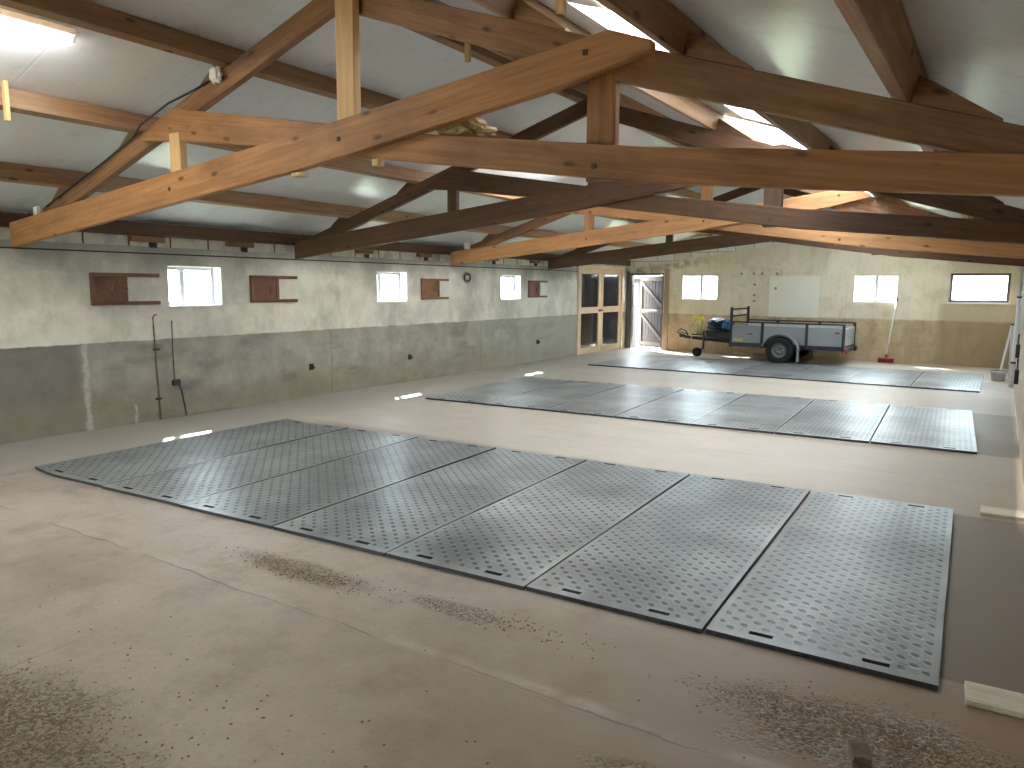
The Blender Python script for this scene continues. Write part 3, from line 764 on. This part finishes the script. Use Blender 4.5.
for k, (y, z, w, lab) in enumerate(((5.14, 2.17, .42, 'short timber block on top of the wall above the space left of the nearest window'), (6.43, 2.17, .40, 'short timber block on top of the wall above the nearest window'),
                     (8.74, 2.10, .34, 'short timber block on top of the wall above the middle window'), (10.2, 2.10, .34, 'short timber block on top of the wall above the third hatch'),
                     (12.3, 2.10, .34, 'short timber block on top of the wall above the far window'), (13.9, 2.10, .34, 'short timber block on top of the wall above the farthest hatch'))):
    z = 2.165
    o = beam('timber_block', (XL+.02, y-w/2, z), (XL+.02, y+w/2, z), .08, .06, M['pine_brown'], None, .004); tag(o, lab, 'timber block', 'timber blocks on the left wall top')
    m = MB().box((XL-.02, y+w*.1, 2.07), (XL+.004, y+w*.1+.09, 2.132)); struct(m.build('trim_%d' % (10+k), M['bolt']))  # dark box painted in as the shade of a hole under the block

# insulation tuft on the near truss
bm = bmesh.new(); bmesh.ops.create_icosphere(bm, subdivisions=4, radius=1)
for v in bm.verts:
    n = v.co.normalized(); q = 1 + .22*math.sin(n.x*9+1)*math.sin(n.y*8+2)*math.cos(n.z*7) + random.uniform(-.22, .22)
    v.co = Vector((n.x*.19, n.y*.10, n.z*.06)) * q + Vector((0, 0, .02*math.sin(n.x*5)))
me = bpy.data.meshes.new('wool'); bm.to_mesh(me); bm.free()
o = link('insulation_clump', me, M['wool'], None, (-2.86, TY[0]+.15, 2.60), (0, .15, 0), True); tag(o, 'frayed yellowish clump of insulation wool lying on the near truss beam', 'insulation')

# ---------------------------------------------------------------- ground mats
MW, ML, MT = .972, 2.93, .024
def mat_mesh(seed, curl=0):
    rs = random.Random(seed); ph = [rs.uniform(0, 6) for _ in range(4)]
    hw = MW/2
    sx = [(-.30, -.19), (.19, .30)]; sy = [(.055, .088), (ML-.088, ML-.055)]
    xs = sorted(set([-hw, -hw+.05, -.1, 0, .1, hw-.05, hw] + [q for p in sx for q in p]))
    ys = sorted(set([0, .03, ML-.03, ML] + [q for p in sy for q in p] + [.13 + k*(ML-.26)/26 for k in range(27)]))
    hole = lambda i, j: any(a <= (xs[i]+xs[i+1])/2 <= b for a, b in sx) and any(a <= (ys[j]+ys[j+1])/2 <= b for a, b in sy)
    def und(x, y):
        e = .012*(math.sin(y*2.9+ph[0]) + .6*math.sin(y*5.3+ph[1]+x*2) + 1.3)*.5*min(1, y*2.2, (ML-y)*2.2)
        e *= max(0, 1-(abs(x)/hw)**4)*.8+.2
        if curl: e += curl*max(0, (-.1-x)/.386)**2 * (1-.6*y/ML)
        return e
    m = MB(); nx, ny = len(xs), len(ys); id_ = lambda i, j, s: (j*nx+i)*2+s
    for y in ys:
        for x in xs:
            u = und(x, y); m.v += [(x, y, MT+u), (x, y, u+.001)]
    ok = lambda i, j: 0 <= i < nx-1 and 0 <= j < ny-1 and not hole(i, j)
    for i in range(nx-1):
        for j in range(ny-1):
            if not ok(i, j): continue
            for s in (0, 1): m.f.append((id_(i,j,s), id_(i+1,j,s), id_(i+1,j+1,s), id_(i,j+1,s)))
            if not ok(i-1, j): m.f.append((id_(i,j,0), id_(i,j+1,0), id_(i,j+1,1), id_(i,j,1)))
            if not ok(i+1, j): m.f.append((id_(i+1,j,0), id_(i+1,j+1,0), id_(i+1,j+1,1), id_(i+1,j,1)))
            if not ok(i, j-1): m.f.append((id_(i,j,0), id_(i+1,j,0), id_(i+1,j,1), id_(i,j,1)))
            if not ok(i, j+1): m.f.append((id_(i,j+1,0), id_(i+1,j+1,0), id_(i+1,j+1,1), id_(i,j+1,1)))
    me = bpy.data.meshes.new('ground_mat'); bm = bmesh.new()
    vs = [bm.verts.new(p) for p in m.v]
    for f in m.f: bm.faces.new([vs[i] for i in f])
    bmesh.ops.recalc_face_normals(bm, faces=bm.faces); bm.to_mesh(me); bm.free()
    me.materials.append(M['mat']); return me
variants = [mat_mesh(k) for k in range(4)]; curled = mat_mesh(9, .035)
ORD = ['at its left end', 'second from the left wall', 'third from the left wall', 'exactly in the middle', 'third from the right end', 'second from the right end', 'at its right end']
ROWS = [('front', (-6.97, 3.075), 2.72, .981, 1.0, 1.0), ('middle', (-6.95, 8.35), 3.15, .978, 1.02, .5), ('back', (-7.22, 13.98), .3, 1.0, .97, .3)]
for name, p0, th, pitch, sc, fan in ROWS:
    a = math.radians(th); ca, sa = math.cos(a), math.sin(a)
    for k in range(7):
        s = (k+.5)*pitch + (.004 if k > 2 else -.004) + (.006 if k == 6 else 0)
        me = curled if (name == 'front' and k == 0) else variants[(k*3 + len(name)) % 4]
        o = link('ground_mat', me, None, None, (p0[0]+s*ca, p0[1]+s*sa, .001), (0, 0, a + math.radians(fan*(3-k)/3) + random.uniform(-.001, .001)))
        o.scale = (pitch/.981, sc, 1)
        tag(o, 'grey chequered rubber ground mat, %s row, %s' % (name, ORD[k]), 'ground mat', 'ground mats in the %s row' % name)

# ---------------------------------------------------------------- bits on the floor
o = beam('plank', (-.01, 3.42, .014), (.243, 3.435, .014), .17, .026, M['plank'], None, .003); tag(o, 'pale stained plank end on the floor at the lower right, beside the front mats', 'plank')
o = beam('plank', (-.03, 6.46, .012), (.243, 6.47, .012), .2, .022, M['plank'], None, .003); tag(o, 'pale plank on the floor by the right wall behind the front mats', 'plank')
bm = bmesh.new(); bmesh.ops.create_cube(bm, size=1); bmesh.ops.subdivide_edges(bm, edges=bm.edges[:], cuts=3, use_grid_fill=True)
for v in bm.verts: v.co += Vector([random.uniform(-.05, .05) for _ in range(3)])
bmesh.ops.scale(bm, vec=(.06, .10, .04), verts=bm.verts)
me = bpy.data.meshes.new('chunk'); bm.to_mesh(me); bm.free()
o = link('broken_block', me, M['concreteblock'], None, (-.30, 2.71, .026), (0, 0, .3)); tag(o, 'small dirty lump of broken wood on the floor at the bottom right edge', 'debris')
# loose grit
m = MB(); rs = random.Random(3)
def stone(x, y, r):
    z = r*.45; a = rs.uniform(0, 6); q = []
    for k in range(5): q.append((x+r*math.cos(a+k*1.257)*rs.uniform(.7, 1.1), y+r*math.sin(a+k*1.257)*rs.uniform(.7, 1.1), z*rs.uniform(.4, .8)))
    m.add(q + [(x, y, r*.95), (x, y, -.002)], [(k, (k+1) % 5, 5) for k in range(5)] + [((k+1) % 5, k, 6) for k in range(5)])
for cx, cy, rx, ry, n in ((-2.95, 1.12, .62, .28, 1500), (-3.3, 2.82, .5, .10, 350), (-.30, 2.88, .5, .2, 900), (-1.9, 2.92, .6, .1, 120), (-2.3, 1.6, 1.5, .5, 160)):
    for _ in range(n):
        gx, gy = rs.gauss(cx, rx*.55), rs.gauss(cy, ry*.55)
        if abs(gx+.30) > .10 or abs(gy-2.71) > .11: stone(gx, gy, rs.uniform(.003, .0085))
o = m.build('gravel', plain('loose grit', (.25, .165, .10), .9, var=.45, scale=60)); o['kind'] = 'stuff'; o['label'] = 'loose grit lying on the worn concrete floor in the foreground'; o['category'] = 'gravel'

# ---------------------------------------------------------------- trailer
TZ = .026; ny0, ny1 = 16.97, 18.27; xf_, xr_ = -5.16, -2.75; yc = (ny0+ny1)/2
t = thing('utility_trailer', 'grey flatbed box trailer with steel rails parked on the back mats by the end wall', 'trailer', (-4.0, yc, TZ))
def tb(name, m, mat, parent=t, **k): return m.build(name, mat, parent, **k)
m = MB()
for y in (ny0+.03, ny1-.03): m.bar((xf_, y, .365), (xr_, y, .365), .05, .09)
for x in (xf_+.03, -4.3, -3.5, xr_-.03): m.bar((x, ny0, .36), (x, ny1, .36), .05, .07)
fr = tb('chassis', m, M['steel'], bevel=.004)
tb('bed', MB().box((xf_, ny0+.01, .405), (xr_, ny1-.01, .42)), M['panelgrey'])
m = MB().box((xf_+.03, ny0, .42), (xr_-.03, ny0+.022, .795)); sp = tb('side_panel', m, M['panelgrey'], bevel=.003)
MB().box((-5.06, ny0-.004, .435), (-4.86, ny0, .50)).build('sticker', M['sticker'], sp)['label'] = 'yellow sticker'
MB().box((-4.75, ny0-.006, .60), (-4.65, ny0, .625)).build('catch', M['steel'], sp)
MB().box((-2.93, ny0-.008, .685), (-2.84, ny0, .71)).build('catch', M['steel'], sp)
tb('side_panel', MB().box((xf_+.03, ny1-.022, .42), (xr_-.03, ny1, .795)), M['alu'], bevel=.003)
tb('front_panel', MB().box((xf_, ny0+.02, .42), (xf_+.022, ny1-.02, .795)), M['panelgrey'], bevel=.003)
tg = tb('tailgate', MB().box((xr_-.022, ny0+.02, .40), (xr_, ny1-.02, .80)), M['alu'], bevel=.003)
m = MB()
for k in range(6): m.box((xr_, ny0+.12+k*.2, .42), (xr_+.012, ny0+.15+k*.2, .78))
m.build('rib', M['alu'], tg)
for x in (xf_+.02, -4.44, -3.50, xr_-.01):
    for y in (ny0-.015, ny1+.015):
        if x == xf_+.02: z1 = 1.20
        else: z1 = .885
        tb('post', MB().bar((x, y, .31), (x, y, z1), .055, .045, (0, 1, 0)), M['steel'], bevel=.004)
for y in (ny0-.015, ny1+.015): tb('rail', MB().bar((xf_, y, .875), (xr_, y, .875), .03, .032), M['steel'], bevel=.003)
for z in (1.15, 1.0): tb('headboard_bar', MB().bar((xf_+.02, ny0-.015, z), (xf_+.02, ny1+.015, z), .03, .035), M['steel'], bevel=.003)
# drawbar
m = MB(); dx = -.26
for y in (ny0+.2, ny1-.2): m.bar((xf_+.5, y, .37), (-6.26, yc + (.03 if y > yc else -.03), .43), .05, .07)
m.bar((-6.31, yc, .435), (-6.48, yc, .455), .07, .07); m.bar((-5.88, yc-.2, .40), (-5.88, yc+.2, .40), .05, .05)
tb('drawbar', m, M['steel'], bevel=.004)
m = MB().tube([(-6.46, yc, .47), (-6.54, yc, .47), (-6.59, yc, .455)], [.035, .045, .04], 12); m.bar((-6.38, yc, .52), (-6.58, yc, .55), .025, .02)
tb('coupling', m, M['black'], smooth=True)
m = MB().tube([(-6.56, yc-.03, .5), (-6.64, yc-.06, .56), (-6.54, yc-.08, .64), (-6.42, yc-.06, .60), (-6.38, yc-.03, .49)], .014, 8)
tb('trailer_cable', m, M['cablem'], smooth=True)
# jockey wheel
jy = yc-.30; m = MB().tube([(-5.89, jy, .62), (-5.89, jy, .20)], .026, 12); m.bar((-5.89, jy, .22), (-6.02, jy, .12), .02, .04); m.bar((-5.89, jy, .42), (-5.86, yc-.12, .42), .05, .05)
jk = tb('jockey_stand', m, M['steel'])
def tyre(m, c, R, w, n=32, rim=.62):
    m.lathe([(R*rim, -w*.42), (R*.80, -w*.5), (R*.95, -w*.44), (R, -w*.28), (R, w*.28), (R*.95, w*.44), (R*.80, w*.5), (R*rim, w*.42), (R*rim, -w*.42)], c, 'y', n)
m = MB(); tyre(m, (-6.04, jy, .11), .11, .06, 24, .55); jw = m.build('jockey_wheel', M['rubber'], t, True)
m = MB().lathe([(.0, -.022), (.055, -.022), (.062, -.03), (.062, .03), (.0, .02)], (-6.04, jy, .11), 'y', 20); m.build('hub', M['steel'], jw, True)
# wheels, outside the box
wx, R = -4.01, .295
for y, sg in ((ny0-.14, -1), (ny1+.14, 1)):
    m = MB(); tyre(m, (wx, y, R), R, .18, 40, .55)
    w = m.build('wheel', M['rubber'], t, True)
    m = MB().lathe([(.0, sg*.03), (.045, sg*.035), (.05, sg*.055), (.075, sg*.05), (.09, sg*.02), (.14, sg*.035), (.155, sg*.06), (.165, sg*.075), (.165, -sg*.075)], (wx, y, R), 'y', 32)
    m.build('rim', M['rimsteel'], w, True)
    m = MB()
    for k in range(5):
        a = k*2*PI/5; m.lathe([(0, sg*.062), (.009, sg*.06), (.009, sg*.035)], (wx+.06*math.cos(a), y, R+.06*math.sin(a)), 'y', 8)
    m.build('wheel_nut', M['alu'], w)
    # mudguard
    m = MB(); n = 16; v = []
    for k in range(n+1):
        a = math.radians(172 - k*(172-2)/n)
        for rr in (R+.055, R+.07):
            for yy in (-.115, .115): v.append((wx+.01+rr*1.06*math.cos(a), y+yy, R+rr*math.sin(a)))
    f = []
    for k in range(n):
        b = 4*k
        f += [(b,b+4,b+5,b+1),(b+2,b+3,b+7,b+6),(b,b+2,b+6,b+4),(b+1,b+5,b+7,b+3)]
    f += [(0,1,3,2),(4*n,4*n+2,4*n+3,4*n+1)]
    mg = m.add(v, f).build('mudguard', M['panelgrey'], t, True)
    m = MB()
    for k in range(n+1): pass
    MB().box((wx+.37, y-.10, .06), (wx+.378, y+.10, .30)).build('mud_flap', M['panelgrey'], mg)
tb('axle', MB().tube([(wx, ny0-.1, R), (wx, ny1+.1, R)], .03, 10), M['steel'], smooth=True)
tb('axle_beam', MB().bar((wx+.2, ny0+.03, .30), (wx-.2, ny0+.03, .33), .05, .05), M['steel'])
m = MB().bar((xr_+.01, ny0-.02, .33), (xr_+.01, ny1+.02, .33), .05, .09); tb('rear_bumper', m, M['steel'], bevel=.004)
for y in (ny0+.10, ny1-.10):
    tb('tail_lamp', MB().box((xr_+.03, y-.1, .26), (xr_+.075, y+.1, .36)), M['tail'] if y < yc else M['black'], bevel=.01)
tb('side_marker', MB().bar((-3.30, ny0-.01, .26), (-3.30, ny0-.01, .34), .07, .03, (0, 1, 0)), M['black'], bevel=.006)

# load on the drawbar
t2 = thing('tool_box', 'black plastic toolbox on the trailer drawbar, under the blue sheet', 'toolbox', (-5.47, yc, .45))
MB().box((-5.84, yc-.32, .465), (-5.25, yc+.32, .60)).build('body', M['black'], t2, bevel=.012)
MB().box((-5.85, yc-.33, .602), (-5.24, yc+.33, .64)).build('lid', M['steel'], t2, bevel=.01)
def crumple(name, c, s, mat, seed, amp=.12, lump=7):
    rs = random.Random(seed); p = [rs.uniform(0, 6) for _ in range(6)]
    bm = bmesh.new(); bmesh.ops.create_cube(bm, size=2); bmesh.ops.subdivide_edges(bm, edges=bm.edges[:], cuts=11, use_grid_fill=True)
    for v in bm.verts:
        q = v.co.copy(); n = q.normalized()
        b = q.lerp(n*1.15, .45)
        d = amp*(math.sin(lump*n.x+p[0])*math.sin(lump*.8*n.y+p[1]) + .6*math.sin(lump*1.6*n.z+p[2]+3*n.x) + .5*abs(math.sin(lump*1.1*(n.x+n.z)+p[3])))
        b *= 1+d
        if b.z < -.8: b.z = -.8
        v.co = Vector((b.x*s[0], b.y*s[1], b.z*s[2]))
    me = bpy.data.meshes.new(name); bm.to_mesh(me); bm.free()
    return me
t3 = thing('folded_sheet', 'crumpled blue plastic sheet bundled on the toolbox in front of the trailer', 'plastic sheet', (-5.48, yc, .64))
link('bundle', crumple('bundle', None, (.25, .30, .12), M['bluedark'], 2), M['bluedark'], t3, (-5.555, yc, .76), (0, 0, .05), True)
link('loose_fold', crumple('fold', None, (.095, .22, .095), M['bluelight'], 5, .2, 9), M['bluelight'], t3, (-5.37, yc-.18, .78), (.1, .2, .3), True)
link('top_fold', crumple('fold2', None, (.23, .28, .025), M['alu'], 8, .15, 9), plain('pale blue sheet', (.55, .62, .70), .5), t3, (-5.56, yc+.05, .865), (.05, .06, .2), True)
t4 = thing('coiled_hose', 'yellow coiled hose and straps hung in a bundle at the trailer drawbar tip', 'hose', (-6.12, yc, .47))
for k in range(6):
    rs = random.Random(k); pts = []
    cx = -6.15 + rs.uniform(-.07, .07); cy = yc + rs.uniform(-.1, .1); tw = rs.uniform(-.6, .6)
    for a in range(24):
        an = a*2*PI/24; u = .085*math.cos(an); h = .205*math.sin(an)
        pts.append((cx + u*math.cos(tw) + .01*math.sin(3*an), cy + u*math.sin(tw), .755 + h + .015*math.cos(2*an)))
    MB().tube(pts, .019, 8, True).build('loop', M['yellow'] if k % 2 else M['cream'], t4, True)
m = MB().bar((-6.25, yc-.05, .66), (-6.04, yc-.05, .66), .03, .022); m.bar((-6.08, yc-.06, .51), (-6.08, yc-.06, .86), .03, .03, (0, 1, 0)); m.bar((-6.2, yc-.06, .51), (-6.2, yc-.06, .80), .026, .026, (0, 1, 0))
m.build('rack', M['cream'], t4, bevel=.003)
link('strap_bundle', crumple('sb', None, (.10, .10, .05), M['yellow'], 12, .2, 8), M['yellow'], t4, (-6.14, yc-.03, .91), (0, 0, 0), True)
m = MB().box((-6.26, yc-.1, .498), (-6.01, yc+.1, .53)); m.build('tray', M['black'], t4, bevel=.006)

# ---------------------------------------------------------------- broom, step ladder, pipe at the far right
t = thing('broom', 'broom with red head and white handle leaning on the end wall', 'broom', (-2.10, 18.47, 0))
MB().box((-2.26, 18.40, .075), (-1.94, 18.50, .115)).build('head', M['red'], t, bevel=.012)
m = MB()
for i in range(22):
    for j in range(5):
        x = -2.255+i*.0145; y = 18.412+j*.019; m.bar((x, y, .08), (x+random.uniform(-.008, .008), y+random.uniform(-.01, .01), .003), .009, .009)
o = m.build('bristles', M['red'], t); o['kind'] = 'stuff'
MB().tube([(-2.10, 18.45, .11), (-2.05, 18.52, .7), (-1.985, 18.63, 1.38)], .014, 10).build('handle', M['white'], t, True)
MB().tube([(-2.105, 18.448, .09), (-2.098, 18.455, .19)], .024, 10).build('socket', M['red'], t)
MB().tube([(-1.987, 18.627, 1.36), (-1.978, 18.637, 1.43)], .02, 10).build('end_cap', M['steel'], t)

t = thing('step_ladder', 'folding aluminium step ladder standing by the right wall near the far corner', 'ladder', (.1, 16.4, 0))
A, B_ = [(-.02, 16.9), (.19, 16.9)], None
for y in (16.55, 16.95):
    MB().bar((.20, y, .02), (.175, y-(.0), 1.0), .03, .05).build('front_rail', M['alu'], t, bevel=.003)
    MB().bar((.03, y, .02), (.165, y, 1.0), .022, .032).build('rear_rail', M['whitepaint'], t, bevel=.003)
for z in (.25, .5, .75): MB().box((.16, 16.55, z), (.225, 16.95, z+.02)).build('tread', M['alu'], t, bevel=.003)
MB().box((.14, 16.53, .99), (.23, 16.97, 1.02)).build('platform', M['black'], t, bevel=.004)
for z in (.3, .65): MB().bar((.03+.135*z, 16.55, z), (.03+.135*z, 16.95, z), .02, .02).build('cross_bar', M['whitepaint'], t)
t = thing('bucket', 'low clear plastic tub on the floor beside the step ladder', 'tub', (-.02, 16.2, 0))
MB().lathe([(.0, .004), (.10, .004), (.125, .15), (.13, .155), (.12, .15), (.095, .012), (.0, .012)], (.02, 16.15, 0), 'z', 24).build('body', plain('grey plastic tub', (.55, .56, .56), .35), t, True)
m = MB().tube([(.02+.128*math.cos(a*PI/12), 16.15, .15+.03*math.sin(a*PI/12)) for a in range(13)], .005, 6); m.build('handle', M['steel'], t, True)
t = thing('down_pipe', 'white vertical pipe on the right wall beside the step ladder', 'pipe', (XR-.04, 15.2, 0))
MB().tube([(XR-.04, 15.2, .0), (XR-.04, 15.2, 2.05)], .03, 12).build('pipe', M['whitepaint'], t, True)
for z in (.4, 1.5): MB().box((XR-.075, 15.165, z), (XR, 15.235, z+.03)).build('bracket', M['steel'], t)
for y, z in ((13.2, .75), (12.4, .45)):
    t = thing('wall_box', 'small dark box on the right wall, %s the ground' % ('higher above' if z > .5 else 'lower near'), 'junction box', (XR, y, z))
    MB().box((XR-.05, y-.07, z-.1), (XR, y+.07, z+.1)).build('case', M['steel'], t, bevel=.008)
    MB().tube([(XR-.025, y, z+.1), (XR-.025, y, z+.25)], .01, 8).build('lead', M['cablem'], t)

# ---------------------------------------------------------------- outside, glimpsed through the openings
t = thing('shed', 'pale grey shed wall outside, seen through the open door gap', 'shed', (-12, 24, -.26))
MB().box((-14.5, 24.0, -.26), (-10.4, 26.0, 1.9)).build('wall', M['shed'], t)
MB().box((-14.7, 23.8, 1.9), (-10.2, 26.2, 2.05)).build('roof', M['steel'], t)
t = thing('crate', 'dull red crate standing outside beyond the open door', 'crate', (-9.6, 21.6, -.26))
MB().box((-10.0, 21.4, 1.0), (-9.55, 21.8, 1.75)).build('body', M['outred'], t, bevel=.02)
MB().box((-10.1, 21.3, -.26), (-9.4, 21.9, 1.0)).build('stand', M['shed'], t, bevel=.02)
# ---------------------------------------------------------------- camera
f = 748.
cam = bpy.data.cameras.new('camera'); co = bpy.data.objects.new('camera', cam); C.objects.link(co)
cam.sensor_fit = 'HORIZONTAL'; cam.sensor_width = 36; cam.lens = f*36/1024; cam.clip_start = .02; cam.clip_end = 300
d = Vector((1005-512, -(289-384), -f)).normalized(); e = Vector((-650-512, -(278-384), -f)); e -= d*e.dot(d); e.normalize()
X = -e; Z = X.cross(d)
R_ = Matrix((X, d, Z))                       # camera space -> world
co.matrix_world = Matrix.Translation((0, 0, 1.65)) @ R_.to_4x4()
bpy.context.scene.camera = co

# ---------------------------------------------------------------- light
w = bpy.data.worlds.new('sky'); bpy.context.scene.world = w; w.use_nodes = True
bg = w.node_tree.nodes['Background']; bg.inputs[0].default_value = (.80, .90, 1.0, 1); bg.inputs[1].default_value = 10.
s = bpy.data.lights.new('sun', 'SUN'); so = bpy.data.objects.new('sun', s); C.objects.link(so)
s.energy = 14.; s.angle = math.radians(1.0); s.color = (1, .95, .86)
so.rotation_euler = Vector((.797, -.6, -1)).to_track_quat('-Z', 'Y').to_euler()
sc = bpy.context.scene
sc.view_settings.view_transform = 'Standard'; sc.view_settings.look = 'None'; sc.view_settings.gamma = 1; sc.view_settings.use_curve_mapping = False
sc.view_settings.exposure = 2.0
sc.cycles.max_bounces = 14; sc.cycles.diffuse_bounces = 8; sc.cycles.glossy_bounces = 5; sc.cycles.transparent_max_bounces = 16; sc.cycles.sample_clamp_indirect = 8
